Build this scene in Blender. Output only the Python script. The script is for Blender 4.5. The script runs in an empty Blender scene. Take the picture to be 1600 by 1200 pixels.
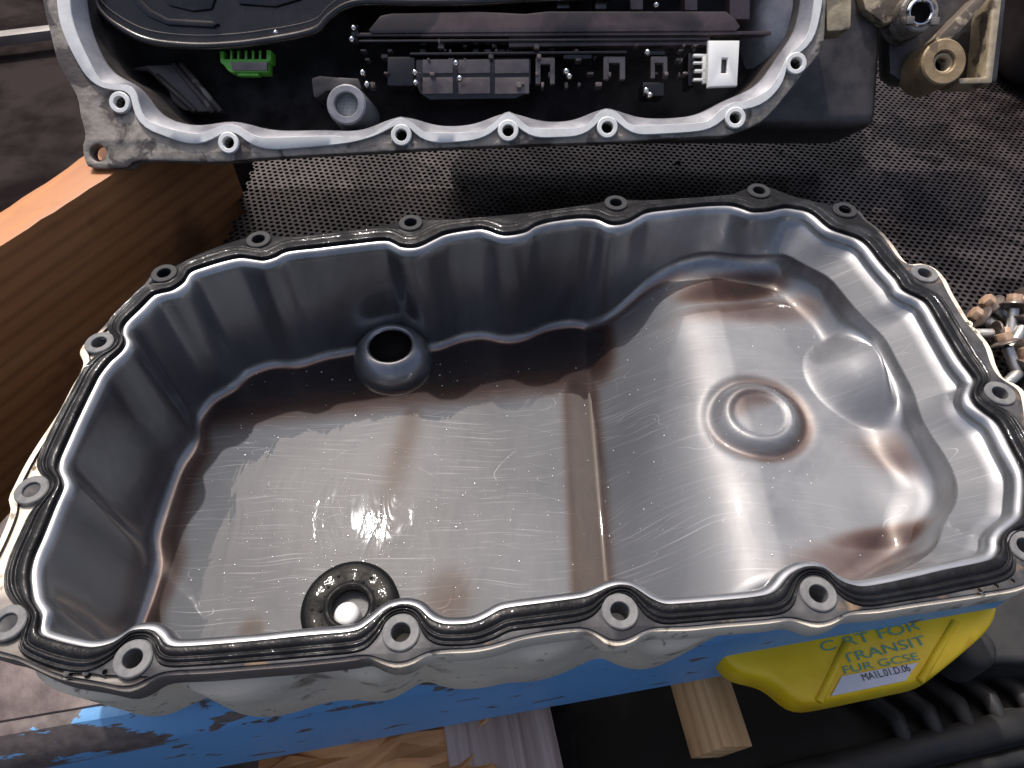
import bpy, bmesh, math, random
import numpy as np
from mathutils import Vector, Matrix

random.seed(7); rng = np.random.default_rng(7)
scene = bpy.context.scene
COL = scene.collection

# ------------------------------------------------------------------ camera
PITCH = math.radians(52); FPX = 1100.0; CAMH = 0.30
cam_d = bpy.data.cameras.new('camera'); cam = bpy.data.objects.new('camera', cam_d); COL.objects.link(cam)
cam.location = (0, 0, CAMH); cam.rotation_euler = (math.pi/2 - PITCH, 0, 0)
cam_d.sensor_width = 36; cam_d.lens = FPX/1600*36; cam_d.clip_start = 0.01; cam_d.clip_end = 100
scene.camera = cam
# ------------------------------------------------------------------ light
SUN = Vector((-.20, .455, .90)).normalized()
world = bpy.data.worlds.new('World'); scene.world = world; world.use_nodes = True
wn = world.node_tree.nodes; wl = world.node_tree.links
bg = wn['Background']; sky = wn.new('ShaderNodeTexSky'); sky.sky_type = 'NISHITA'; sky.sun_disc = False
sky.sun_elevation = math.asin(SUN.z); sky.sun_rotation = math.atan2(SUN.x, SUN.y) % (2*math.pi)
wl.new(sky.outputs[0], bg.inputs[0]); bg.inputs[1].default_value = 0.145
sky.air_density = .8; sky.dust_density = 6.0; sky.ozone_density = 0
sd = bpy.data.lights.new('sun', 'SUN'); sd.energy = 2.6; sd.angle = math.radians(1.0); sd.color = (1, .985, .97)
so = bpy.data.objects.new('sun', sd); COL.objects.link(so); so.location = (-2, 3, 6)
so.rotation_euler = SUN.to_track_quat('Z', 'Y').to_euler()
vs = scene.view_settings; vs.view_transform = 'Standard'; vs.look = 'None'; vs.gamma = 1; vs.use_curve_mapping = False
vs.exposure = 0.42

# ------------------------------------------------------------------ survey: sight lines of the photograph onto real planes
cP, sP = math.cos(PITCH), math.sin(PITCH)
def ray(x, y):
    u = (x-800)/FPX; v = (600-y)/FPX
    return np.array([u, cP+sP*v, -sP+cP*v])
def P(x, y, Z=0.0):
    d = ray(x, y); t = (Z-CAMH)/d[2]
    return np.array([0, 0, CAMH]) + d*t
def PP(pts, Z=0.0): return np.array([P(x, y, Z) for x, y in pts])

# ------------------------------------------------------------------ materials
def principled(name, base=(.5, .5, .5), rough=.5, metal=0., coat=0., coat_rough=.03, spec=.5):
    m = bpy.data.materials.new(name); m.use_nodes = True
    b = m.node_tree.nodes['Principled BSDF']
    b.inputs['Base Color'].default_value = (*base, 1); b.inputs['Roughness'].default_value = rough
    b.inputs['Metallic'].default_value = metal; b.inputs['Coat Weight'].default_value = coat
    b.inputs['Coat Roughness'].default_value = coat_rough; b.inputs['Specular IOR Level'].default_value = spec
    return m
class NT:
    """tiny node helper"""
    def __init__(s, m): s.m = m; s.t = m.node_tree; s.b = s.t.nodes['Principled BSDF']; s.co = None
    def n(s, typ, **kw):
        nd = s.t.nodes.new(typ)
        for k, v in kw.items():
            if hasattr(nd, k) and k not in ('Scale',): setattr(nd, k, v)
        return nd
    def l(s, a, b): s.t.links.new(a, b)
    def coords(s, scale=(1, 1, 1), rot=(0, 0, 0), loc=(0, 0, 0)):
        if s.co is None: s.co = s.t.nodes.new('ShaderNodeTexCoord')
        mp = s.t.nodes.new('ShaderNodeMapping'); mp.inputs['Scale'].default_value = scale
        mp.inputs['Rotation'].default_value = rot; mp.inputs['Location'].default_value = loc
        s.l(s.co.outputs['Object'], mp.inputs[0]); return mp.outputs[0]
    def noise(s, scale, detail=4, rough=.55, dist=0, vec=None):
        nd = s.t.nodes.new('ShaderNodeTexNoise'); nd.inputs['Scale'].default_value = scale
        nd.inputs['Detail'].default_value = detail; nd.inputs['Roughness'].default_value = rough; nd.inputs['Distortion'].default_value = dist
        s.l(vec if vec is not None else s.coords(), nd.inputs['Vector']); return nd.outputs[0]
    def voro(s, scale, feature='F1', vec=None, out='Distance'):
        nd = s.t.nodes.new('ShaderNodeTexVoronoi'); nd.feature = feature; nd.inputs['Scale'].default_value = scale
        s.l(vec if vec is not None else s.coords(), nd.inputs['Vector']); return nd.outputs[out]
    def ramp(s, x, a, b, va=0., vb=1.):
        nd = s.t.nodes.new('ShaderNodeMapRange'); nd.inputs[1].default_value = a; nd.inputs[2].default_value = b
        nd.inputs[3].default_value = va; nd.inputs[4].default_value = vb
        s.l(x, nd.inputs[0]); return nd.outputs[0]
    def math(s, op, a, b=None):
        nd = s.t.nodes.new('ShaderNodeMath'); nd.operation = op
        for i, q in enumerate((a, b)):
            if q is None: continue
            if isinstance(q, (int, float)): nd.inputs[i].default_value = q
            else: s.l(q, nd.inputs[i])
        return nd.outputs[0]
    def mix(s, f, a, b):
        nd = s.t.nodes.new('ShaderNodeMix'); nd.data_type = 'RGBA'
        s.l(f, nd.inputs[0]) if not isinstance(f, (int, float)) else setattr(nd.inputs[0], 'default_value', f)
        for i, q in ((6, a), (7, b)):
            if isinstance(q, tuple): nd.inputs[i].default_value = (*q, 1)
            else: s.l(q, nd.inputs[i])
        return nd.outputs[2]
    def attr(s, name):
        nd = s.t.nodes.new('ShaderNodeAttribute'); nd.attribute_name = name; return nd.outputs['Fac']
    def bump(s, h, strength=.2, dist=.001, coat=False):
        nd = s.t.nodes.new('ShaderNodeBump'); nd.inputs['Strength'].default_value = strength; nd.inputs['Distance'].default_value = dist
        s.l(h, nd.inputs['Height']); s.l(nd.outputs[0], s.b.inputs['Normal'])
        if coat: s.l(nd.outputs[0], s.b.inputs['Coat Normal'])
    def set(s, name, x): s.l(x, s.b.inputs[name])

def mat_pan():
    m = principled('oily_aluminium', (.3, .3, .31), .42, .5, .5, .035); k = NT(m)
    wob = k.noise(9, 3); fl = k.attr('floor')
    fine = k.noise(60, 3, .6, 0, k.coords((1, 14, 1), (0, 0, .25)))
    def hair(scale, rot, st, eps, seed, mlo):
        v = k.coords((1, st, 1), (0, 0, rot), (seed, seed*.7, 0))
        d = k.math('ABSOLUTE', k.math('SUBTRACT', k.noise(scale, .3, .4, .1, v), .5))
        return k.math('MULTIPLY', k.ramp(d, 0, eps, 1, 0), k.ramp(k.noise(30+seed, 2, .5, 0, k.coords(loc=(seed, 3, seed))), mlo, mlo+.05))
    def needle(scale, rot, st, seed, thr):
        vr = k.t.nodes.new('ShaderNodeTexVoronoi'); vr.inputs['Scale'].default_value = scale; vr.inputs['Randomness'].default_value = 1
        w = k.t.nodes.new('ShaderNodeTexNoise'); w.inputs['Scale'].default_value = 6; k.l(k.coords(), w.inputs['Vector'])
        mx = k.t.nodes.new('ShaderNodeVectorMath'); mx.operation = 'MULTIPLY_ADD'; mx.inputs[1].default_value = (.05, .05, 0); k.l(w.outputs['Color'], mx.inputs[0]); k.l(k.coords(), mx.inputs[2])
        mp = k.t.nodes.new('ShaderNodeMapping'); mp.inputs['Rotation'].default_value = (0, 0, rot); mp.inputs['Scale'].default_value = (1, st, .01); mp.inputs['Location'].default_value = (seed, seed, 0)
        k.l(mx.outputs[0], mp.inputs[0]); k.l(mp.outputs[0], vr.inputs['Vector'])
        sepc = k.t.nodes.new('ShaderNodeSeparateColor'); k.l(vr.outputs['Color'], sepc.inputs[0])
        return k.math('MULTIPLY', k.ramp(vr.outputs['Distance'], .02, .42, 1, 0), k.math('MULTIPLY', k.ramp(vr.outputs['Distance'], .40, .42, 1, 0), k.ramp(sepc.outputs[0], thr, 1, 0, 1)))
    sc = hair(9, .3, 2.6, .0014, 1.3, .55)
    for a in ((13, -.45, 3.2, .0016, 4.1, .55), (8, .12, 6.0, .0013, 11.9, .53), (11, .7, 4.0, .0013, 21.2, .55), (19, .2, 3.0, .0020, 27.2, .57)):
        sc = k.math('MAXIMUM', sc, hair(*a))
    for a in ((22, .18, 60, 1.0, .90), (30, -.5, 70, 3.1, .92), (26, .7, 60, 5.7, .92), (36, -.9, 60, 8.3, .93), (40, 1.3, 50, 9.9, .94), (15, .42, 75, 12.2, .88)):
        sc = k.math('MAXIMUM', sc, needle(*a))
    sc = k.math('MULTIPLY', sc, fl)
    oil = k.attr('oil')
    vr = k.t.nodes.new('ShaderNodeTexVoronoi'); vr.inputs['Scale'].default_value = 260; k.l(k.coords(), vr.inputs['Vector'])
    sepc = k.t.nodes.new('ShaderNodeSeparateColor'); k.l(vr.outputs['Color'], sepc.inputs[0])
    dots = k.math('MULTIPLY', k.ramp(vr.outputs['Distance'], .07, .16, 1, 0), k.ramp(sepc.outputs[0], .86, .99)); dots = k.math('MULTIPLY', dots, k.ramp(k.noise(22), .45, .62))
    dots = k.math('MULTIPLY', dots, fl)
    dull = k.mix(k.ramp(wob, .35, .65), (.060, .063, .070), (.092, .095, .103))
    smear = k.noise(15, 5, .6, .5, k.coords((1, 1, .22)))
    clean = k.mix(k.ramp(smear, .38, .62), (.17, .174, .186), (.34, .345, .355))
    base = k.mix(fl, clean, dull)
    base = k.mix(k.math('MULTIPLY', k.math('MAXIMUM', sc, dots), .34), base, (.58, .58, .59))
    # brown oil film: absorption grows with its thickness
    cb = k.t.nodes.new('ShaderNodeCombineColor'); o2 = k.math('MULTIPLY', oil, k.ramp(k.noise(40, 4, .6, .4), .3, .7, .75, 1.2))
    for q, ab in enumerate((1.05, 1.60, 1.85)): k.l(k.math('EXPONENT', k.math('MULTIPLY', o2, -ab)), cb.inputs[q])
    mm = k.t.nodes.new('ShaderNodeMix'); mm.data_type = 'RGBA'; mm.blend_type = 'MULTIPLY'; mm.inputs[0].default_value = 1; k.l(base, mm.inputs[6]); k.l(cb.outputs[0], mm.inputs[7]); base = mm.outputs[2]
    k.set('Coat Weight', k.math('MAXIMUM', k.ramp(oil, .9, 2.4, .3, 1.0), k.ramp(fl, .6, .95, .85, .28)))
    k.set('Base Color', base); k.set('Metallic', k.ramp(fl, 0, 1, .85, .18)); k.set('Specular IOR Level', k.ramp(fl, 0, 1, .5, .15))
    r = k.math('ADD', k.ramp(fine, .3, .7, -.02, .02), k.ramp(fl, 0, 1, .32, .62))
    k.set('Roughness', r)
    h = k.math('ADD', k.math('MULTIPLY', fine, .12), k.math('MULTIPLY', k.noise(45, 2), 1.2))
    h = k.math('SUBTRACT', h, k.math('MULTIPLY', sc, .4))
    k.bump(h, .25, .0004)
    # the oil film on top has its own slow waves
    b2 = k.t.nodes.new('ShaderNodeBump'); k.l(k.ramp(oil, .2, 1.6, .3, .10), b2.inputs['Strength']); b2.inputs['Distance'].default_value = .001
    k.l(k.noise(42, 3, .5, .8, k.coords((1.5, .6, 1), (0, 0, .75))), b2.inputs['Height']); k.l(b2.outputs[0], k.b.inputs['Coat Normal'])
    return m
def mat_cream():
    m = principled('dirty_cast_outside', (.6, .55, .47), .55); k = NT(m)
    n1 = k.noise(38, 5, .6); n2 = k.noise(130, 4, .6); n3 = k.noise(14, 3)
    c = k.mix(k.ramp(n3, .4, .62), (.80, .69, .53), (.68, .59, .47))
    c = k.mix(k.ramp(n1, .58, .68, 0, .8), c, (.20, .15, .115)); c = k.mix(k.ramp(n2, .62, .70, 0, .8), c, (.13, .10, .08))
    k.set('Base Color', back_dark(k, c)); k.set('Roughness', k.ramp(n2, .3, .7, .4, .65)); k.bump(n2, .35, .001); return m
def back_dark(k, col, dark=(.010, .010, .011)):  # blends the colour towards near-black at the back, by world position
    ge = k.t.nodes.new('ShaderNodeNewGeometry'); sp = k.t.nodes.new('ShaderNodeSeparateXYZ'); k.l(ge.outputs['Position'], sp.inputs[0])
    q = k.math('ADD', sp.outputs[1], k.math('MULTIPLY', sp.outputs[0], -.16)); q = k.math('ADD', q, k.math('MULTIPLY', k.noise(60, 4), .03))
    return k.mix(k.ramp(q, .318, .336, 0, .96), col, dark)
def mat_rubber():
    m = principled('oily_black_rubber', (.008, .008, .009), .3, 0, .12, .05, spec=.09); k = NT(m)
    n = k.noise(420, 2); n2 = k.noise(60, 3)
    k.set('Roughness', k.ramp(n2, .35, .65, .25, .6)); k.set('Coat Weight', k.ramp(k.noise(85, 3), .42, .65, 0, .55)); k.bump(n, .5, .0006, True); return m
def mat_flange():
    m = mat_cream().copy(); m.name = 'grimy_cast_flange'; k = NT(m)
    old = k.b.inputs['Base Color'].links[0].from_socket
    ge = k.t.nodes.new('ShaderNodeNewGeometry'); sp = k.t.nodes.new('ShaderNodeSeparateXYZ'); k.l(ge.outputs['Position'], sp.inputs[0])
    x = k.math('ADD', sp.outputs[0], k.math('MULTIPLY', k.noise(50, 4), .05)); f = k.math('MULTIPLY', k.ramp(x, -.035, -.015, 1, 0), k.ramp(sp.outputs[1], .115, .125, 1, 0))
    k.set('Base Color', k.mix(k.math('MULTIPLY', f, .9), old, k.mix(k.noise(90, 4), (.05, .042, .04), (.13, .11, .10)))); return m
def mat_carrier():
    m = principled('grey_gasket_carrier', (.06, .06, .065), .6, 0, 0, .1, spec=.05); k = NT(m)
    n = k.noise(45, 4); n2 = k.noise(200, 3)
    c = k.mix(k.ramp(n, .4, .6), (.030, .030, .033), (.085, .082, .083)); c = k.mix(k.ramp(k.noise(70, 4), .58, .68), c, (.17, .12, .08))
    k.set('Base Color', back_dark(k, c)); k.set('Roughness', k.ramp(n2, .3, .7, .25, .5)); k.bump(n2, .3, .0005); return m
def mat_wood(name, c1, c2, dark, gs=1.0):
    m = principled(name, c1, .6); k = NT(m)
    v = k.coords((2.2, 26*gs, 26*gs)); n = k.noise(2.2, 5, .6, .6, v)
    w = k.t.nodes.new('ShaderNodeTexWave'); w.wave_type = 'BANDS'; w.bands_direction = 'Z'; w.inputs['Scale'].default_value = 9*gs
    w.inputs['Distortion'].default_value = 1.1; w.inputs['Detail'].default_value = 3; w.inputs['Detail Scale'].default_value = 1.2
    k.l(k.coords((.5, 1.2, 2.6), (0, .03, 0)), w.inputs['Vector'])
    c = k.mix(k.ramp(n, .3, .7), c1, c2); c = k.mix(k.ramp(w.outputs[1], .5, 1.0, 0, .38), c, dark)
    c = k.mix(k.ramp(k.noise(11, 4), .58, .72, 0, .75), c, tuple(q*.45 for q in dark))
    k.set('Base Color', c); k.set('Roughness', k.ramp(n, .3, .7, .5, .75)); k.bump(n, .4, .001); return m
def mat_blue():
    m = principled('chipped_blue_paint', (.03, .2, .5), .45); k = NT(m)
    sep = k.t.nodes.new('ShaderNodeSeparateXYZ'); k.l(k.coords(), sep.inputs[0])
    zz = k.math('ADD', sep.outputs[2], k.ramp(sep.outputs[0], -.22, .02, .018, 0)); up = k.ramp(zz, -.0215, -.0185); n = k.noise(46, 7, .68, .2, k.coords((.45, 1, 1.6)))
    lf = k.ramp(sep.outputs[0], -.12, .20, -.03, .30)
    ch = k.math('MULTIPLY', up, k.ramp(k.math('ADD', n, lf), .555, .565, 1, 0))
    spots = k.ramp(k.noise(75, 2, .5, 0, k.coords((.45, 1, 1.3))), .66, .68)
    f = k.math('MAXIMUM', ch, spots); n2 = k.noise(160, 3)
    blue = k.mix(k.ramp(k.noise(8, 4), .3, .7), (.115, .285, .52), (.145, .345, .61))
    worn = k.mix(k.ramp(n2, .3, .7), (.085, .066, .060), (.16, .128, .116))
    k.set('Base Color', k.mix(f, blue, worn)); k.set('Roughness', k.ramp(n2, .3, .7, .38, .55)); k.bump(k.math('SUBTRACT', n2, f), .3, .0006); return m
def mat_plate():
    m = principled('oily_brown_steel', (.10, .07, .065), .3, .3, .5, .08); k = NT(m)
    n = k.noise(55, 5); c = k.mix(k.ramp(n, .35, .65), (.035, .022, .022), (.095, .068, .064)); k.set('Base Color', c)
    k.set('Roughness', k.ramp(n, .3, .7, .2, .45)); k.bump(n, .5, .001); return m
def noisy(name, a, b, scale, rough=.5, metal=0., coat=0., bump=.3, lo=.4, hi=.6, third=None, bd=.001):
    m = principled(name, a, rough, metal, coat); k = NT(m); n = k.noise(scale, 5, .6)
    c = k.mix(k.ramp(n, lo, hi), a, b)
    if third: c = k.mix(k.ramp(k.noise(scale*.35, 4, .6, .4), .52, .56), c, third)
    k.set('Base Color', c); k.set('Roughness', k.ramp(n, .3, .7, rough*.8, min(1, rough*1.25)))
    if bump: k.bump(k.noise(scale*2.5, 4), bump, bd)
    return m
def mat_sleeve():
    m = principled('grey_steel_sleeve', (.2, .2, .2), .6, 0, spec=.2); k = NT(m); n = k.noise(220, 4)
    k.set('Base Color', back_dark(k, k.mix(k.ramp(n, .35, .65), (.10, .10, .104), (.165, .162, .158)), (.02, .02, .022))); k.bump(n, .3, .0005); return m
M = dict(
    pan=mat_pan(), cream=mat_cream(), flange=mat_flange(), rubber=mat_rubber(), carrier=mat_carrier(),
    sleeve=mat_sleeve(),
    wood=mat_wood('oiled_pine_board', (.33, .125, .040), (.44, .185, .062), (.15, .052, .020)),
    stake=mat_wood('pale_wood', (.50, .27, .11), (.74, .46, .22), (.30, .14, .05), 1.6),
    chunk=mat_wood('split_wood', (.45, .19, .06), (.72, .38, .15), (.22, .07, .03), 1.2),
    greywood=mat_wood('weathered_wood', (.24, .16, .13), (.56, .43, .37), (.14, .09, .075), 2.2),
    blue=mat_blue(), plate=mat_plate(),
    mesh=noisy('oily_mesh_metal', (.024, .019, .019), (.048, .039, .038), 34, .42, .3, .05, .4, third=(.013, .010, .010)),
    oildrop=principled('dark_oil', (.02, .012, .01), .16, 0, 1, .10),
    clear=principled('clear_oil_bead', (.8, .8, .8), .3, .8, 1),
    cast=noisy('dirty_cast_aluminium', (.17, .15, .125), (.28, .25, .22), 90, .55, .15, 0, .6, third=(.075, .062, .056)),
    machined=noisy('machined_face', (.62, .62, .60), (.74, .74, .72), 60, .38, .1, 0, .1),
    inner=noisy('bare_inner_casting', (.20, .20, .22), (.28, .28, .30), 50, .45, .3, .1, .25),
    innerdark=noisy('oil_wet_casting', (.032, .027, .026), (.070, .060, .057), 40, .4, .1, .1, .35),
    black=noisy('oil_black_plastic', (.008, .006, .006), (.020, .014, .013), 40, .25, 0, .3, .2),
    brownoil=noisy('oil_coated_plate', (.060, .036, .033), (.12, .080, .074), 24, .24, .2, .5, .25, third=(.030, .019, .017)),
    module=noisy('oil_coated_module', (.09, .066, .062), (.17, .14, .13), 30, .25, .1, .4, .15),
    green=noisy('green_plastic', (.09, .36, .03), (.13, .46, .05), 90, .35, 0, .2, .1),
    white=noisy('white_plastic', (.80, .79, .74), (.86, .85, .82), 40, .35, 0, .2, .1),
    chrome=principled('bright_steel', (.75, .75, .76), .12, 1.0),
    tan=noisy('tan_cast_metal', (.34, .27, .17), (.46, .38, .26), 80, .5, .3, 0, .5, third=(.13, .10, .075)),
    goldmetal=noisy('gold_bushing', (.27, .19, .10), (.36, .26, .15), 80, .5, .3, 0, .4),
    hole=principled('hole_dark', (.006, .005, .005), .6, spec=.1),
    thread=noisy('bolt_steel', (.42, .40, .37), (.56, .54, .51), 140, .35, .8, 0, .3),
    rust=noisy('rusty_bolt_head', (.38, .24, .15), (.52, .36, .25), 130, .5, .4, 0, .4, third=(.18, .10, .07)),
    washer=noisy('dark_bolt_flange', (.09, .07, .06), (.16, .13, .11), 130, .4, .6, .2, .3),
    yellow=noisy('yellow_plastic', (.82, .52, .008), (.88, .60, .014), 30, .42, 0, .05, .15, third=(.76, .45, .010)),
    ink=principled('blue_marker', (.10, .32, .24), .6), label=noisy('white_label', (.62, .61, .64), (.70, .69, .71), 40, .6, 0, 0, 0),
    print=principled('black_print', (.03, .03, .035), .6),
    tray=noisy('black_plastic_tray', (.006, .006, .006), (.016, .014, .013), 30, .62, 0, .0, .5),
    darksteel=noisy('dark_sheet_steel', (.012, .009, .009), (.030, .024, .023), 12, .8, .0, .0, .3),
    bar=noisy('dull_steel_bar', (.16, .145, .13), (.22, .20, .18), 30, .5, .3, 0, .2),
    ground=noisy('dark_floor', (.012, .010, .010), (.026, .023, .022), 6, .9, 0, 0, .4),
    magnet=None)
def mat_magnet():
    m = principled('sludge_black', (.005, .005, .005), .7, 0, .22, .05, spec=.08); k = NT(m)
    n = k.noise(500, 2); k.bump(n, .3, .0005, True); return m
M['magnet'] = mat_magnet()
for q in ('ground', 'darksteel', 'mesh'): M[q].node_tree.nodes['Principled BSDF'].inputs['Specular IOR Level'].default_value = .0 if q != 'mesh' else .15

# ------------------------------------------------------------------ object helpers
def tag(o, label=None, cat=None, group=None, kind=None):
    if label: o['label'] = label
    if cat: o['category'] = cat
    if group: o['group'] = group
    if kind: o['kind'] = kind
    return o
def thing(name, label, cat, loc=(0, 0, 0), group=None, kind=None):
    o = bpy.data.objects.new(name, None); o.empty_display_size = .02; COL.objects.link(o); o.location = [float(q) for q in loc]
    return tag(o, label, cat, group, kind)
def world_of(o):
    v = Vector((0, 0, 0))
    while o: v += o.location; o = o.parent
    return v
def obj(name, verts, faces, m, parent=None, smooth=False, kind=None, label=None):
    """verts in world coordinates (parents carry no rotation while building)"""
    V = np.asarray(verts, dtype=float)
    me = bpy.data.meshes.new(name)
    if parent is not None: V = V - np.array(world_of(parent))
    me.from_pydata([tuple(v) for v in V], [], [tuple(int(i) for i in f) for f in faces]); me.update()
    me.materials.append(M[m] if isinstance(m, str) else m)
    if smooth: me.polygons.foreach_set('use_smooth', [True]*len(me.polygons))
    o = bpy.data.objects.new(name, me); COL.objects.link(o)
    if parent is not None: o.parent = parent
    if kind: o['kind'] = kind
    if label: o['label'] = label
    return o
def sharp(o, ang=35):
    try: o.data.set_sharp_from_angle(angle=math.radians(ang))
    except Exception: pass
    return o
def bevel(o, w=.001, seg=2, ang=30):
    bm = bmesh.new(); bm.from_mesh(o.data)
    es = [e for e in bm.edges if len(e.link_faces) == 2 and e.calc_face_angle(0) > math.radians(ang)]
    bmesh.ops.bevel(bm, geom=es, offset=w, segments=seg, profile=.6, affect='EDGES', clamp_overlap=True)
    bm.to_mesh(o.data); bm.free()
    o.data.polygons.foreach_set('use_smooth', [True]*len(o.data.polygons)); sharp(o, 40); return o
def loft(rings, closed=True, cap0=False, cap1=False):
    n = len(rings[0]); V = np.concatenate(rings); F = []
    for r in range(len(rings)-1):
        for i in range(n if closed else n-1):
            j = (i+1) % n; F.append((r*n+i, r*n+j, (r+1)*n+j, (r+1)*n+i))
    if cap0: F.append(tuple(range(n-1, -1, -1)))
    if cap1: F.append(tuple((len(rings)-1)*n+i for i in range(n)))
    return V, F
def fill2d(outer, holes, z0, z1, bev=0.0):
    """flat plate with holes (verts, faces); outer/holes lists of xy"""
    cu = bpy.data.curves.new('tmp', 'CURVE'); cu.dimensions = '2D'; cu.fill_mode = 'BOTH'
    th = abs(z1-z0); cu.extrude = max(th/2-bev, 1e-5); cu.bevel_depth = bev; cu.bevel_resolution = 1
    for pts in [outer]+list(holes):
        sp = cu.splines.new('POLY'); sp.points.add(len(pts)-1); sp.use_cyclic_u = True
        for p, q in zip(sp.points, pts): p.co = (q[0], q[1], 0, 1)
    if bev: cu.offset = -bev
    o = bpy.data.objects.new('tmp', cu); COL.objects.link(o)
    dg = bpy.context.evaluated_depsgraph_get(); me = bpy.data.meshes.new_from_object(o.evaluated_get(dg))
    bm = bmesh.new(); bm.from_mesh(me); bmesh.ops.remove_doubles(bm, verts=bm.verts, dist=2e-6); bm.to_mesh(me); bm.free()
    V = np.array([v.co[:] for v in me.vertices]); V[:, 2] += (z0+z1)/2
    F = [tuple(p.vertices) for p in me.polygons]
    bpy.data.objects.remove(o); bpy.data.curves.remove(cu); bpy.data.meshes.remove(me)
    return V, F
def circle(c, r, n=24, ph=0): return [(c[0]+r*math.cos(2*math.pi*i/n+ph), c[1]+r*math.sin(2*math.pi*i/n+ph)) for i in range(n)]
def lathe(prof, n=32):
    """prof: list of (r,z) around the z axis"""
    rings = [np.array([(r*math.cos(2*math.pi*i/n), r*math.sin(2*math.pi*i/n), z) for i in range(n)]) for r, z in prof]
    return loft(rings)
def boxv(c, s):
    V = [(c[0]+sx*s[0]/2, c[1]+sy*s[1]/2, c[2]+sz*s[2]/2) for sx in (-1, 1) for sy in (-1, 1) for sz in (-1, 1)]
    F = [(0, 1, 3, 2), (4, 6, 7, 5), (0, 4, 5, 1), (2, 3, 7, 6), (0, 2, 6, 4), (1, 5, 7, 3)]
    return np.array(V), F
def merge(parts):
    V = []; F = []; o = 0
    for v, f in parts:
        V.append(np.asarray(v, float)); F += [tuple(i+o for i in q) for q in f]; o += len(v)
    return np.concatenate(V), F
def prism(poly, z0, z1):
    n = len(poly); V = [(x, y, z0) for x, y in poly]+[(x, y, z1) for x, y in poly]
    F = [tuple(range(n-1, -1, -1)), tuple(range(n, 2*n))]+[(i, (i+1) % n, n+(i+1) % n, n+i) for i in range(n)]
    a = sum(poly[i][0]*poly[(i+1) % n][1]-poly[(i+1) % n][0]*poly[i][1] for i in range(n))
    if (a < 0) != (z1 < z0): F = [tuple(reversed(f)) for f in F]
    return np.array(V, float), F
def tube(path, r, n=10, closed=False):
    p = np.array(path, float); m = len(p); rings = []
    up = np.array([0, 0, 1.0])
    for i in range(m):
        t = p[(i+1) % m if closed else min(i+1, m-1)]-p[i-1 if closed else max(i-1, 0)]; t /= np.linalg.norm(t)+1e-12
        a = np.cross(t, up); a = a/np.linalg.norm(a) if np.linalg.norm(a) > 1e-4 else np.array([1.0, 0, 0]); b = np.cross(a, t)
        rr = r[i] if hasattr(r, '__len__') else r
        rings.append(np.array([p[i]+rr*(a*math.cos(q)+b*math.sin(q)) for q in np.arange(n)*2*math.pi/n]))
    if closed: rings.append(rings[0].copy())
    return loft(rings, True, not closed, not closed)
def spline(pts, n, closed=True):
    """Catmull-Rom through pts, resampled evenly to n points"""
    p = np.array(pts, float); m = len(p); out = []
    rngi = range(m if closed else m-1)
    for i in rngi:
        if closed: a, b, c, d = p[i-1], p[i], p[(i+1) % m], p[(i+2) % m]
        else: a, b, c, d = p[max(i-1, 0)], p[i], p[i+1], p[min(i+2, m-1)]
        for t in np.arange(12)/12:
            out.append(.5*((2*b)+(c-a)*t+(2*a-5*b+4*c-d)*t*t+(3*b-a-3*c+d)*t**3))
    if not closed: out.append(p[-1])
    q = np.array(out); qq = np.vstack([q, q[:1]]) if closed else q
    s = np.concatenate([[0], np.cumsum(np.linalg.norm(np.diff(qq, axis=0), axis=1))])
    u = np.linspace(0, s[-1], n, endpoint=not closed)
    return np.stack([np.interp(u, s, qq[:, k]) for k in range(q.shape[1])], 1)
def gsm(a, sig):
    """periodic gaussian smoothing"""
    k = int(sig*3)+1; w = np.exp(-.5*(np.arange(-k, k+1)/sig)**2); w /= w.sum()
    ext = np.concatenate([a[-k:], a, a[:k]])
    if a.ndim == 1: return np.convolve(ext, w, 'valid')
    return np.stack([np.convolve(ext[:, i], w, 'valid') for i in range(a.shape[1])], 1)
def sst(x, a, b):
    t = np.clip((x-a)/(b-a), 0, 1); return t*t*(3-2*t)

# ------------------------------------------------------------------ setting
BZ = -.100                                                                  # bench top level
V, F = boxv((0, 2, -.80), (30, 30, .1)); g = obj('ground', V, F, 'ground'); tag(g, kind='structure')

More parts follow.
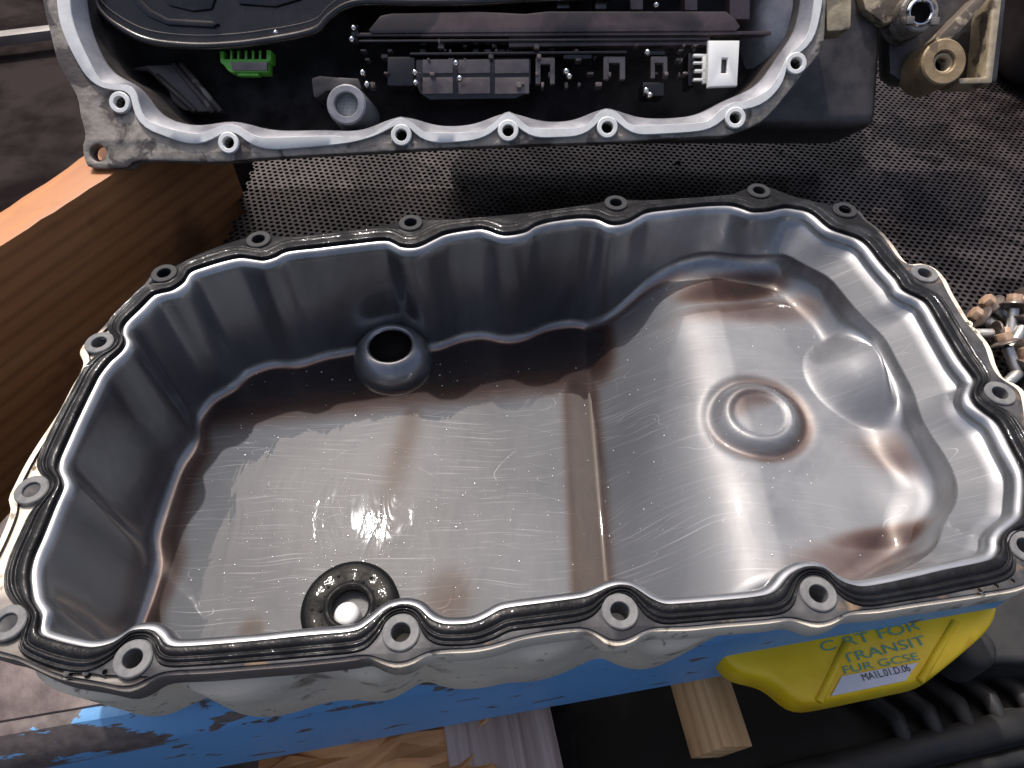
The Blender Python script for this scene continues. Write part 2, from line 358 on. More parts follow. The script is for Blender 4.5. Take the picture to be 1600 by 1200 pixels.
# ------------------------------------------------------------------ oil pan
RIM = [(47,900),(51,935),(57,947),(64,960),(62,978),(63,991),(82,999),(112,1007),(145,1012),(175,1006),(192,997),(207,987),(225,984),(240,986),(252,995),(265,1009),(300,1010),(400,1002),(475,994),(550,987),(575,975),(600,955),(617,947),(637,945),(655,951),(670,965),(682,972),(700,976),(737,974),(762,964),(780,954),(800,949),(862,941),(912,934),(932,927),(950,919),(967,915),(985,917),(1000,925),(1017,936),(1037,944),(1062,944),(1125,939),(1175,934),(1200,929),(1215,920),(1232,900),(1250,889),(1267,886),(1287,890),(1310,907),(1330,915),(1350,917),(1387,911),(1437,900),(1475,891),(1525,881),(1550,873),(1560,860),(1561,845),(1570,830),(1585,818),(1597,805),(1600,780),(1601,755),(1597,733),(1577,695),(1567,675),(1555,657),(1535,642),(1522,630),(1517,617),(1520,604),(1522,592),(1500,562),(1475,520),(1450,477),(1437,466),(1422,459),(1409,451),(1404,443),(1399,435),(1385,420),(1370,402),(1355,383),(1340,372),(1320,365),(1300,358),(1287,349),(1275,338),(1262,330),(1245,326),(1225,324),(1200,329),(1175,330),(1157,324),(1137,320),(1100,321),(1050,326),(1012,331),(995,339),(982,346),(965,350),(950,349),(935,342),(920,340),(900,340),(862,345),(837,352),(822,361),(800,366),(782,366),(762,359),(745,357),(700,364),(680,372),(660,382),(645,386),(627,385),(615,379),(600,375),(550,380),(500,386),(450,392),(430,401),(412,406),(395,404),(375,402),(350,407),(317,417),(297,425),(287,440),(270,452),(250,457),(238,462),(220,480),(195,505),(191,520),(196,532),(190,547),(170,566),(155,585),(147,600),(125,645),(100,700),(92,720),(91,735),(97,749),(98,762),(85,792),(67,837),(52,872)]
OUT = [(0,1026),(25,1032),(87,1060),(155,1073),(195,1081),(220,1074),(240,1061),(262,1055),(325,1052),(400,1046),(475,1040),(550,1032),(575,1028),(598,1038),(620,1043),(645,1037),(665,1025),(687,1021),(737,1019),(775,1012),(812,1000),(862,991),(912,986),(930,992),(945,1004),(965,1009),(990,1002),(1007,990),(1025,986),(1075,985),(1125,980),(1200,974),(1235,969),(1252,973),(1275,980),(1300,976),(1317,967),(1332,960),(1375,957),(1425,949),(1487,940),(1550,930),(1600,920),(1640,893),(1652,850),(1640,815),(1642,780),(1640,745),(1620,690),(1612,640),(1605,612),(1590,598),(1572,590),(1560,570),(1550,540),(1532,517),(1517,500),(1500,472),(1490,455),(1483,440),(1475,428),(1460,415),(1440,409),(1422,410),(1410,399),(1395,377),(1375,355),(1355,340),(1345,327),(1325,322),(1307,319),(1275,314),(1250,309),(1220,299),(1205,292),(1183,289),(1160,295),(1140,303),(1080,308),(1000,312),(962,309),(935,316),(900,321),(850,328),(800,334),(725,340),(680,342),(642,341),(610,349),(562,356),(500,364),(440,369),(405,366),(362,377),(312,395),(275,412),(250,419),(235,427),(225,440),(200,465),(175,490),(150,518),(132,532),(122,548),(128,565),(120,585),(110,602),(87,645),(60,685),(37,722),(20,755),(10,778),(13,797),(0,832),(-22,880),(-45,930),(-57,972),(-45,1008)]
HOLES = [(15,975),(210,1031),(627,990),(968,957),(1277,930),(1600,856),(1560,617),(1443,430),(1319,331),(1185,301),(962,320),(642,351),(405,377),(258,430),(157,538),(52,768)]
N = 800
C = spline(PP(RIM)[:, :2], N); O2 = spline(PP(OUT)[:, :2], 520)
H2 = PP(HOLES)[:, :2]
def normals_out(c, s=2.0):
    t = np.roll(c, -1, 0)-np.roll(c, 1, 0); t = gsm(t, s); n = np.stack([t[:, 1], -t[:, 0]], 1)
    n /= np.linalg.norm(n, axis=1)[:, None]
    area = np.sum(c[:, 0]*np.roll(c[:, 1], -1)-np.roll(c[:, 0], -1)*c[:, 1])
    return n if area > 0 else -n
NO = normals_out(C, 5.0)
DEEP, SHAL = -.095, -.040
RX0, RX1 = .056, .112
def floor_base(x, y):
    r = np.clip((x-RX0)/(RX1-RX0), -.5, 1.5)
    # ramp with rounded foot and shoulder
    s = .5*(np.sqrt(r*r+.006)+r)-.5*(np.sqrt((r-1)**2+.14)+(r-1))
    return DEEP+(SHAL-DEEP)*np.clip(s, 0, 1)
# wall foot
Cs = gsm(C, 3.5); Cb = gsm(C, 6.5)
NS = normals_out(gsm(C, 6.0), 6.0)
sh = sst(C[:, 0], .05, .12)                                                 # 0 on the deep side, 1 on the shallow side
rightness = sst(C[:, 0], .15, .23)
sh = gsm(sh, 4); rightness = gsm(rightness, 6)
frontness = sst(-C[:, 1], -.15, -.12)
inset = .0068+.004*sh+.010*rightness*sh
inset = inset*(1-.35*frontness)-.0075*np.exp(-((C[:, 0]+.084)/.024)**2)*(C[:, 1] > .3)
Fc = (Cs*(1-sh[:, None])+Cb*sh[:, None])-NS*inset[:, None]
Fc = gsm(Fc, 2.0)
rad = .0065+.006*sh+.012*rightness*sh
K = 160
spine_x = np.clip(Fc[:, 0], -.13, .165); spine_y = .205+.11*(spine_x+.1)
spine = np.stack([spine_x, spine_y], 1)
# distances inside the floor
def blob(x, y, cx, cy, rx, ry, rot=0, p=2.0):
    c, s = math.cos(rot), math.sin(rot); dx, dy = x-cx, y-cy
    a = (dx*c+dy*s)/rx; b = (-dx*s+dy*c)/ry
    return np.exp(-((a*a+b*b)**(p/2)))
b1 = P(1190, 640, SHAL+.004)[:2]; b2 = P(1385, 570, SHAL+.016)[:2]
def features(x, y):
    z = np.zeros_like(x)
    d = np.hypot(x-b1[0], y-b1[1])                                           # round pressed boss
    z += .0046*(1-sst(d, .0185, .0275))-.0014*(1-sst(d, .0150, .0178))-.0016*np.exp(-((d-.028)/.004)**2)
    dx, dy = x-b2[0], y-b2[1]; rr = math.radians(-38); c, s = math.cos(rr), math.sin(rr)
    e = np.sqrt(((dx*c+dy*s)/.036)**2+((-dx*s+dy*c)/.030)**2)                # raised pad by the right wall
    z += .0230*np.clip(1-(e/1.22)**2, 0, 1)**1.6
    z += -.0022*blob(x, y, .205, .150, .028, .012, .2, 4)                     # low corner front right
    z += .0016*blob(x, y, .128, .185, .022, .03)                              # crown that catches the sun
    z += .0022*blob(x, y, .216, .185, .012, .016, .5)+.0016*blob(x, y, .226, .215, .012, .014)
    z += -.0020*blob(x, y, .150, .352, .045, .016, .12, 4)
    z += .0018*blob(x, y, .205, .328, .020, .012, -.7)
    return z
def oil_depth(x, y, dw):
    """oil thickness in metres; dw = distance to the wall foot"""
    deep = 1-sst(x, RX0+.004, RX0+.022)
    back = sst(y-.13*x, .287, .332)*deep
    t = .0030*back
    t = np.maximum(t, deep*.0013*(1-sst(dw, .006, .024))*sst(-x, .11, .17))
    t = np.maximum(t, .0016*(1-sst(dw, .003, .013))*sst(x, .045, .06)*(1-sst(x, .105, .135))*sst(y, .27, .31))
    ch = np.exp(-((x-(.0475+.01*(y-.25)))/.0110)**4)*deep*sst(y, .08, .15)
    t = np.maximum(t, .0017*ch)
    t = np.maximum(t, .00055*np.exp(-((x+.077-.13*(y-.22))/.0075)**2)*deep*sst(y, .17, .25))
    t = np.maximum(t, .0007*blob(x, y, *P(700, 935, DEEP)[:2], .013, .016, 0, 3))
    t = np.maximum(t, .0007*blob(x, y, *P(392, 990, DEEP)[:2], .007, .009, 0, 3))
    t = np.maximum(t, .0022*blob(x, y, *P(1150, 442, SHAL)[:2], .036, .012, .12, 4)*sst(x, .08, .12))
    t = np.maximum(t, .0009*blob(x, y, *P(1190, 480, SHAL)[:2], .045, .010, .0, 3))
    t = np.maximum(t, .0016*blob(x, y, *P(1385, 838, SHAL)[:2], .026, .006, .12, 3))
    t = np.maximum(t, .0007*blob(x, y, *P(1340, 880, SHAL)[:2], .034, .014, .1, 4))
    t = np.maximum(t, .0006*blob(x, y, *P(1420, 715, SHAL)[:2], .026, .012, -.4, 3))
    d = np.hypot(x-b1[0], y-b1[1]); ang = np.arctan2(y-b1[1], x-b1[0])
    t = np.maximum(t, .0011*np.exp(-((d-.0285)/.0032)**2)*(.55+.45*np.cos(ang+.3)))
    t = np.maximum(t, .0008*np.exp(-((d-.012)/.006)**2)*sst(np.sin(ang-.4), 0, 1))
    rm = np.exp(-((dwr(x)-0)/.004)**2)*0
    return t+rm
def dwr(x): return x*0
fl_rings = []; fl_dw = []
tt = (np.arange(K+1)/K)**1.7
for t in tt:
    p = Fc*(1-t)+spine*t; fl_rings.append(p); fl_dw.append(np.linalg.norm(p-Fc, axis=1))
def floor_z(p, dw, r):
    x, y = p[:, 0], p[:, 1]
    q = np.clip(1-dw/r, 0, 1)
    z = floor_base(x, y)+features(x, y)*sst(dw, 0, .012)
    return z+r*(1-np.sqrt(np.clip(1-q*q, 0, 1)))
foot_z = floor_z(Fc, np.zeros(N), rad)
zf0 = floor_base(Fc[:, 0], Fc[:, 1])
rings = []; att_floor = []; att_stain = []
def add_ring(xy, z, fl, st):
    rings.append(np.column_stack([xy, np.broadcast_to(z, (len(xy),))])); att_floor.append(np.broadcast_to(fl, (len(xy),)).astype(float)); att_stain.append(np.broadcast_to(st, (len(xy),)))
for off, z in ((.0015, -.0012), (.0, -.0004), (-.0012, -.0004), (-.0026, -.0010), (-.0039, -.0022), (-.0048, -.0042), (-.0053, -.0075)):
    add_ring(C+NO*off, z, 0, 0)
top = C-NO*.0053
W = 26
for k in range(1, W+1):
    s = k/W
    mid = top*(1-s)+Fc*s
    # flutes keep their shape most of the way down
    z = -.0075*(1-s)+foot_z*s
    add_ring(mid, z, .85*rightness*sst(s, .0, .4), 0)
for i in range(1, K+1):
    z = floor_z(fl_rings[i], fl_dw[i], rad)
    p = fl_rings[i]; add_ring(p, z, sst(fl_dw[i], .002, .014)*(1-.36*sst(p[:, 0], .07, .14)), 1000*oil_depth(p[:, 0], p[:, 1], fl_dw[i])*sst(fl_dw[i], .001, .010))
pan = thing('oil_pan', 'long aluminium sump pan with black gasket rim, lying open on the bench', 'oil pan', (0, .22, BZ))
# pressed aluminium liner with the step between deep and shallow end
V, F = loft(rings)
sheet = obj('basin', V, F, 'pan', pan, True)
for nm, arr in (('floor', att_floor), ('oil', att_stain)):
    a = sheet.data.attributes.new(nm, 'FLOAT', 'POINT'); a.data.foreach_set('value', np.concatenate(arr).astype(np.float32))
# flange: cast plate with bolt holes
pits = [(105,1052),(135,1052),(165,1051),(1530,924),(1556,917),(1581,909),(1515,503),(1526,517),(1535,532),(57,712),(50,730),(66,696)]
holes = [circle(h, .0042, 24) for h in H2]+[circle(P(x, y)[:2], .0011, 8) for x, y in pits]
Cin = C+NO*.0010
V, F = fill2d([tuple(q) for q in O2], [[tuple(q) for q in Cin]]+holes, -.0125, -.0010, .0012)
sharp(obj('flange', V, F, 'flange', pan, True), 30)
# outer wall of the casting, under the flange
mid_o = C+NO*.0040; Fo = Fc+NS*.0040
dp = 1-sh
Obot = gsm(C, 14.0)+normals_out(gsm(C, 14.0), 8)*.004
lower = Fo*(1-.0)+NS*(.004*(frontness*dp))[:, None]
s_arc = np.arange(N)
bul = frontness*dp*(.0065+.0045*np.sin(C[:, 0]*95+.6))
r0 = C+NO*.0035
outr = [np.column_stack([r0, np.full(N, -.0118)]), np.column_stack([C+NO*(.0045+bul)[:, None], np.full(N, -.020)])]
for s in (.3, .6, .85):
    zz = -.02*(1-s)+(zf0-.001)*s
    outr.append(np.column_stack([(C+NO*.0045)*(1-s)+lower*s+NO*(bul*(1-.6*s))[:, None], zz]))
outr.append(np.column_stack([lower-NS*.004+NO*(bul*.2)[:, None], zf0-.0035]))
for t in (.3, .65, 1.0):
    p = Fc*(1-t)+spine*t; outr.append(np.column_stack([p, floor_base(p[:, 0], p[:, 1])-.0036]))
V, F = loft(outr); obj('outer_wall', V, [tuple(reversed(f)) for f in F], 'cream', pan, True)

# gasket: ribbed rubber lip, following the rim and passing inside the bolt sleeves
def ray_to_circle(c, n, h, r, far=False):
    w = c-h; b = np.sum(w*n, 1); cc = np.sum(w*w, 1)-r*r; disc = b*b-cc
    ok = disc > 0; t = -b+(1 if far else -1)*np.sqrt(np.where(ok, disc, 0)); return np.where(ok & (t > 0), t, np.nan)
gw = np.full(N, .0105)
for h in H2:
    t = ray_to_circle(C, NO, h, .0092); gw = np.where(np.isnan(t), gw, np.minimum(gw, t))
def dist_to_outline(c, n, poly):
    a = poly; b = np.roll(poly, -1, 0); best = np.full(len(c), .05)
    e = b-a
    for i in range(len(c)):
        den = n[i, 0]*e[:, 1]-n[i, 1]*e[:, 0]; w = a-c[i]
        with np.errstate(divide='ignore', invalid='ignore'):
            t = (w[:, 0]*e[:, 1]-w[:, 1]*e[:, 0])/den; u = (w[:, 0]*n[i, 1]-w[:, 1]*n[i, 0])/den
        t = t[(t > 0) & (u >= 0) & (u <= 1)]
        if len(t): best[i] = min(best[i], t.min())
    return best
odist = dist_to_outline(C, NO, O2)
backness = sst(C[:, 1], .24, .33)
gw = np.minimum(gw, odist-.0028)
gw = gsm(np.maximum(gw, .0038), 3.0)
prof = [(0, -.0012), (0, .0010), (.03, .0018), (.08, .0023), (.18, .0025), (.32, .0025), (.42, .0022), (.48, .0016), (.52, .0013), (.56, .0016), (.61, .0023), (.66, .0025), (.72, .0023), (.77, .0015), (.81, .0012), (.86, .0014), (.91, .0019), (.95, .0018), (1.0, .0010), (1.02, -.0012)]
jit = gsm(rng.normal(0, 1, N), 1.5)*.00012+gsm(rng.normal(0, 1, N), 12)*.0004
rr = [np.column_stack([C+NO*(gw*t)[:, None], (np.full(N, z) if z < 0 else .0020+(z-.0020)*(1-.75*backness*(.12 < t < .9)))+jit*(1 if z > 0 else 0)]) for t, z in prof]
V, F = loft(rr); gk = obj('gasket', V, F, 'rubber', pan, True)
cw = np.full(N, .0140)
for h in H2:
    t = ray_to_circle(C, NO, h, .0118, True); cw = np.where(np.isnan(t), cw, np.maximum(cw, t))
cw = gsm(np.minimum(cw, odist-.0014), 2.0)
nO2 = normals_out(gsm(O2, 2), 2)
side = np.maximum(sst(O2[:, 0], .195, .235)*sst(O2[:, 1], .15, .19), sst(-O2[:, 0], .20, .225)*sst(O2[:, 1], .11, .14))
car_o = gsm(O2-nO2*(.0016+.0030*side)[:, None], 1.2); car_i = C+NO*(gw*.93)[:, None]
V, F = fill2d([tuple(q) for q in car_o], [[tuple(q) for q in car_i]]+[circle(h, .0056, 24) for h in H2]+[circle(P(x, y)[:2], .0011, 8) for x, y in pits[:6]], -.0009, .0008, .0003)
sharp(obj('gasket_carrier', V, F, 'carrier', pan, True), 30)
sl_me = None
for h in H2:
    if sl_me is None:
        V, F = lathe([(.0041, -.0118), (.0041, .0018), (.0044, .0021), (.0074, .0021), (.0079, .0016), (.0080, .0002)], 36)
        s = obj('bolt_sleeve', V+np.array(world_of(pan)), F, 'sleeve', pan, True); sharp(s, 30); sl_me = s
        s.location = (h[0], h[1]-.22, -BZ)
    else:
        s = sl_me.copy(); COL.objects.link(s); s.parent = pan; s.location = (h[0], h[1]-.22, -BZ)
# drain boss at the back wall of the deep end
dc = P(610, 541, -.0780)
V, F = lathe([(.0306, -.0195), (.0302, -.0160), (.0292, -.0120), (.0275, -.0080), (.0250, -.0042), (.0222, -.0016), (.0195, -.0002), (.0178, .0003), (.0168, .0000), (.0160, -.0008), (.0156, -.0018)], 72)
V = V*np.array([.95, .88, 1]); V[:, 2] += V[:, 1]*.12*sst(V[:, 2], -.015, -.003); b = obj('drain_boss', V+dc+np.array([0, 0, .002]), F, 'pan', pan, True)
for nm in ('floor', 'oil'): b.data.attributes.new(nm, 'FLOAT', 'POINT')
V, F = lathe([(.0158, -.0014), (.0152, -.004), (.0150, -.013), (.0001, -.0135)], 40); V = V*np.array([1, .92, 1]); V[:, 2] += V[:, 1]*.12*sst(V[:, 2], -.015, -.003); obj('drain_hole', V+dc+np.array([0, 0, .002]), F, 'hole', pan, True)
mc = P(548, 951, DEEP+.004)
V, F = lathe([(.0075, -.006), (.0072, -.0005), (.0060, .0022), (.0035, .0034), (.0001, .0038)], 40)
obj('locating_pin', V+mc+np.array([-.0015, -.0035, .001]), F, 'machined', pan, True)

# ring magnet on the pan floor
mg = thing('ring_magnet', 'round black ring magnet under oily sludge, on the pan floor by the front rim', 'magnet', (mc[0], mc[1], DEEP))
V, F = lathe([(.0105, -.004), (.0105, .0010), (.0112, .0020), (.0128, .0024), (.0140, .0018), (.0150, .0014), (.0200, .0020), (.0240, .0018), (.0264, .0008), (.0275, -.0010), (.0277, -.0050)], 72)
ph = np.arctan2(V[:, 1], V[:, 0]); V[:, 2] += .0004*np.sin(ph*5)*(V[:, 2] > 0)+rng.normal(0, .00008, len(V))
obj('magnet_body', V+mc+np.array([0, 0, .003]), F, 'magnet', mg, True)
clumps = []
for k in range(60):
    a = rng.uniform(0, 6.28); r = rng.uniform(.014, .025); s = rng.uniform(.0003, .0009)
    v, f = lathe([(s*1.4, -.3*s), (s*1.1, .25*s), (s*.6, .5*s), (.00005, .6*s)], 10)
    clumps.append((v+mc+np.array([r*math.cos(a), r*math.sin(a), .0046]), f))
V, F = merge(clumps); obj('sludge', V, F, 'magnet', mg, True, 'stuff')

# beads of oil on the metal
beads = []
def fl_at(x, y):
    p = np.array([[x, y]]); return (floor_base(p[:, 0], p[:, 1])+features(p[:, 0], p[:, 1]))[0]
ico = bmesh.new(); bmesh.ops.create_icosphere(ico, subdivisions=1, radius=1); IV = np.array([v.co[:] for v in ico.verts]); IF = [tuple(v.index for v in f.verts) for f in ico.faces]; ico.free()
for k in range(520):
    if k < 300: x, y = rng.normal(P(560, 850, DEEP)[0], .045), rng.normal(P(560, 850, DEEP)[1], .03)
    else: x, y = rng.uniform(-.19, .22), rng.uniform(.15, .34)
    if not (-.195 < x < .225 and .135 < y < .335): continue
    s = rng.gamma(2, .00011)+.00012
    beads.append((IV*np.array([s, s, s*.6])+np.array([x, y, fl_at(x, y)+.0001]), IF))
V, F = merge(beads); ob = obj('oil_beads', V, F, 'clear', None, True, 'stuff'); tag(ob, 'tiny shiny beads of oil dotted over the pan floor', 'oil beads')

# ------------------------------------------------------------------ bench: angle-iron beam, top plate, perforated sheet
bx = math.atan(.169)
A0 = P(400, 1132, BZ-.018)                                                  # front shoulder of the beam
prof = [(.060, 0.0), (.0155, 0.0), (.0120, -.0012), (.0060, -.008), (.0015, -.0150), (0, -.019), (0, -.098), (.006, -.098), (.006, -.020), (.016, -.006), (.060, -.006)]
xs = np.linspace(-.22, .46, 60)
rr = [np.array([(x, y, z) for y, z in prof]) for x in xs]
V, F = loft(rr, True, True, True)
beam = obj('bench_beam', V, [tuple(reversed(f)) for f in F], 'blue', None, True); sharp(beam, 28)
beam.location = (A0[0], A0[1], BZ); beam.rotation_euler = (0, 0, bx)
tag(beam, 'blue painted steel beam with worn brown upper edge along the bench front', 'beam')
# steel sheet behind the beam, under the pan
c_, s_ = math.cos(bx), math.sin(bx)
def bl(x, y): return (A0[0]+x*c_-y*s_, A0[1]+x*s_+y*c_)
V, F = prism([bl(-.20, .0185), bl(.46, .0185), bl(.46, .17), bl(-.14, .17), bl(-.20, .07)], BZ-.0050, BZ+.0012)
pl = obj('bench_plate', V, F, 'plate'); bevel(pl, .0006, 1); tag(pl, 'oily brown steel plate under the pan behind the blue beam', 'steel plate')
# perforated sheet
def perforated(x0, x1, y0, y1, pitch, hr, z, rot, org):
    cr, sr = math.cos(rot), math.sin(rot)
    rows = int((y1-y0)/(pitch*.866))+40; cols = int((x1-x0)/pitch)+40
    I, J = np.meshgrid(np.arange(-20, cols), np.arange(-20, rows)); X = (I+.5*(J % 2))*pitch; Y = J*pitch*.866
    X, Y = X.ravel(), Y.ravel(); cx = org[0]+x0+X*cr-Y*sr; cy = org[1]+y0+X*sr+Y*cr
    ok = (cx > x0) & (cx < x1) & (cy > y0) & (cy < y1) & (((cx+.278)*.864-(cy-.43)*.504 > -.004) | ((cx+.278)*.504+(cy-.43)*.864 > .090)); cx, cy = cx[ok], cy[ok]; n = len(cx)
    a = np.arange(6)*math.pi/3+math.pi/6+rot
    ho = pitch/math.sqrt(3)
    o = np.stack([cx[:, None]+ho*np.cos(a), cy[:, None]+ho*np.sin(a), np.full((n, 6), z)], 2)
    jr = (hr*(1+rng.normal(0, .05, n)))[:, None]
    i1 = np.stack([cx[:, None]+jr*np.cos(a), cy[:, None]+jr*np.sin(a)*.96, np.full((n, 6), z)], 2)
    i0 = np.stack([cx[:, None]+jr*np.cos(a), cy[:, None]+jr*np.sin(a)*.96, np.full((n, 6), z-.0022)], 2)
    Vv = np.concatenate([o, i1, i0], 1).reshape(-1, 3)
    k = np.arange(6); k2 = (k+1) % 6
    q = np.concatenate([np.stack([k, k2, 6+k2, 6+k], 1), np.stack([6+k, 6+k2, 12+k2, 12+k], 1)])
    Ff = (q[None]+np.arange(n)[:, None, None]*18).reshape(-1, 4)
    return Vv, Ff, cx, cy
def fast_mesh(name, V, F, m, smooth=False):
    me = bpy.data.meshes.new(name); nv, nf = len(V), len(F); w = F.shape[1]
    me.vertices.add(nv); me.vertices.foreach_set('co', V.astype(np.float32).ravel())
    me.loops.add(nf*w); me.loops.foreach_set('vertex_index', F.astype(np.int32).ravel())
    me.polygons.add(nf); me.polygons.foreach_set('loop_start', np.arange(nf, dtype=np.int32)*w)
    me.polygons.foreach_set('use_smooth', np.full(nf, smooth)); me.update(calc_edges=True); me.validate()
    me.materials.append(M[m]); o = bpy.data.objects.new(name, me); COL.objects.link(o); return o
V, F, cx, cy = perforated(-.245, .80, .30, 1.0,   .0058, .0021, BZ, math.radians(-9), (0, 0))
ps = fast_mesh('perforated_sheet', V, F, 'mesh'); tag(ps, 'oily perforated steel sheet with round holes forming the bench top', 'perforated sheet')
# oil drops hanging in the holes
sel = rng.random(len(cx)) < .72; dx, dy = cx[sel], cy[sel]; n = len(dx); a = np.arange(6)*math.pi/3
ring = np.stack([dx[:, None]+.0020*np.cos(a), dy[:, None]+.0020*np.sin(a), np.full((n, 6), BZ-.0030)], 2)
rin2 = np.stack([dx[:, None]+.0013*np.cos(a), dy[:, None]+.0013*np.sin(a), np.full((n, 6), BZ-.0021)], 2)
cen = np.stack([dx+rng.normal(0, .0002, n), dy+rng.normal(0, .0002, n), np.full(n, BZ-.0017)], 1)[:, None]
Vv = np.concatenate([ring, rin2, cen], 1).reshape(-1, 3); k = np.arange(6); k2 = (k+1) % 6
q = np.concatenate([np.stack([k, k2, 6+k2], 1), np.stack([k, 6+k2, 6+k], 1), np.stack([6+k, 6+k2, np.full(6, 12)], 1)])
dr = fast_mesh('oil_drops', Vv, (q[None]+np.arange(n)[:, None, None]*13).reshape(-1, 3), 'oildrop', True)
tag(dr, 'drops of dark oil caught in the holes of the perforated sheet', 'oil drops', kind='stuff')
gr = []
for k in range(46):
    gx, gy = (random.gauss(.49, .06), random.gauss(.47, .05)) if k < 22 else (random.uniform(-.1, .6), random.uniform(.4, .72))
    q = random.uniform(.0007, .0022); gr.append((IV*np.array([q*random.uniform(.8, 1.8), q, q*.6])+rng.normal(0, q*.15, IV.shape)+np.array([gx, gy, BZ+q*.3]), IF))
V, F = merge(gr); gt = obj('grit', V, F, 'magnet', None, False, 'stuff'); tag(gt, 'crumbs of oily grit scattered on the perforated sheet', 'grit')
V, F = boxv((.29, .66, BZ-.03), (1.04, .76, .006)); dt = obj('drip_tray', V, F, 'tray'); bevel(dt, .001, 1); tag(dt, 'dark oily drip tray under the perforated sheet', 'tray')

# ------------------------------------------------------------------ board on edge at the left
BT = -.016; pa_, pb_ = P(0, 385, BT)[:2], P(190, 262, BT)[:2]; dirp = pb_-pa_; p_end = pb_+dirp/np.linalg.norm(dirp)*.094; dirp /= np.linalg.norm(dirp)
L = .42; BB = -.235; ang = math.atan2(dirp[1], dirp[0]); nrm = np.array([-dirp[1], dirp[0]])
ctr = p_end-dirp*L/2+nrm*.019
bm = bmesh.new(); bmesh.ops.create_cube(bm, size=1); bmesh.ops.scale(bm, vec=(L, .038, BT-BB), verts=bm.verts)
bmesh.ops.subdivide_edges(bm, edges=[e for e in bm.edges if abs((e.verts[0].co-e.verts[1].co).x) > .1], cuts=40, use_grid_fill=True)
for v in bm.verts:
    if v.co.z > .10: v.co.z += random.uniform(-.0006, .0006)
    if v.co.z > .10 and v.co.x > L/2-.075: v.co.z -= (v.co.x-L/2+.075)*.45
    elif v.co.z > .10 and v.co.y > 0: v.co.z -= .002+.0015*math.sin(v.co.x*37)
me = bpy.data.meshes.new('wooden_board'); bm.to_mesh(me); bm.free(); me.materials.append(M['wood'])
bd = bpy.data.objects.new('wooden_board', me); COL.objects.link(bd); bevel(bd, .0012, 2)
bd.location = (ctr[0], ctr[1], (BT+BB)/2); bd.rotation_euler = (0, 0, ang)
tag(bd, 'thick oil-stained pine board standing on edge at the left of the pan', 'board')

# ------------------------------------------------------------------ gearbox case leaning behind
E_ = math.radians(44); GO = np.array([0, .455, 0.0]); GN = np.array([0, -math.cos(E_), math.sin(E_)]); GU = np.array([0, math.sin(E_), math.cos(E_)])
def G(x, y, d=0.0):
    """sight line -> local (x, up-slope) on the plane d in front of the sealing face"""
    r = ray(x, y); o = np.array([0, 0, CAMH]); t = np.dot(GO+GN*d-o, GN)/np.dot(r, GN); p = o+r*t-GO
    return np.array([p[0], np.dot(p, GU)])
def GG(pts, d=0.0): return np.array([G(x, y, d) for x, y in pts])
def toW(V):
    V = np.asarray(V, float); return GO+V[:, :1]*np.array([1, 0, 0])+V[:, 1:2]*GU+V[:, 2:3]*GN
gb = thing('gearbox_case', 'upturned gearbox case with bright sealing face, its oily insides facing the camera', 'gearbox', (0, .55, BZ))
def gobj(name, VF, m, smooth=False, parent=None, kind=None): return obj(name, toW(VF[0]), VF[1], m, parent or gb, smooth, kind)
GOUT = [(40,-170),(55,-60),(65,10),(75,50),(85,90),(97,115),(117,150),(122,178),(130,210),(126,223),(128,245),(137,261),(170,262),(197,261),(207,252),(237,250),(325,252),(370,250),(400,247),(475,242),(612,235),(675,231),(800,226),(950,221),(1075,214),(1100,212),(1135,211),(1170,200),(1200,182),(1232,145),(1262,107),(1282,82),(1290,60),(1292,25),(1294,-10),(1296,-60),(1300,-170)]
GMI = [(100,-130),(106,-60),(110,0),(113,27),(122,57),(138,92),(156,124),(175,131),(200,133),(213,145),(218,163),(228,185),(255,198),(290,206),(312,208),(335,200),(352,194),(370,196),(400,212),(430,214),(520,212),(550,217),(580,210),(607,192),(625,184),(642,190),(662,205),(680,207),(745,205),(767,195),(785,180),(795,176),(807,182),(825,197),(845,200),(905,199),(922,190),(935,176),(950,171),(967,177),(982,192),(1000,195),(1087,192),(1110,186),(1125,172),(1145,160),(1165,157),(1200,140),(1220,110),(1231,87),(1250,70),(1264,47),(1272,0),(1274,-60),(1270,-130)]
GMO = [(70,-150),(82,-60),(88,0),(90,25),(96,47),(112,82),(135,122),(150,134),(172,142),(190,140),(204,151),(207,172),(213,190),(226,202),(250,210),(275,220),(312,227),(330,221),(343,210),(360,206),(374,211),(383,221),(400,230),(425,234),(525,226),(570,217),(600,206),(612,198),(625,194),(640,198),(648,210),(660,220),(672,224),(737,220),(762,212),(776,202),(785,191),(795,188),(806,194),(815,207),(828,215),(862,215),(912,212),(927,201),(936,188),(950,183),(963,188),(971,198),(982,210),(1000,211),(1075,207),(1112,202),(1127,193),(1137,180),(1152,171),(1170,172),(1188,170),(1202,155),(1225,130),(1229,115),(1230,97),(1241,86),(1256,81),(1270,71),(1277,45),(1286,0),(1288,-60),(1290,-150)]
GHO = [(187,160),(357,223),(627,211),(794,204),(949,199),(1149,184),(1244,99)]
n2 = 360
MI = spline(GG(GMI), n2); gout = spline(GG(GOUT), 300)
gh = GG(GHO); ear = G(150, 238)
def polar_match(a, b):
    """resample b so that b[i] is the point nearest along the normal of a[i]"""
    return np.array([b[np.argmin(np.sum((b-p)**2, 1))] for p in a])
MO = spline(GG(GMO), 1500); MO = gsm(polar_match(MI, MO), 1.2)
VF = fill2d([tuple(q) for q in gout], [[tuple(q) for q in (MI*.7+MO*.3)]]+[circle(h, .0042, 20) for h in gh]+[circle(ear, .0062, 24)], -.014, -.0022, .0012)
o = gobj('case_flange', VF, 'cast', True); sharp(o, 30)
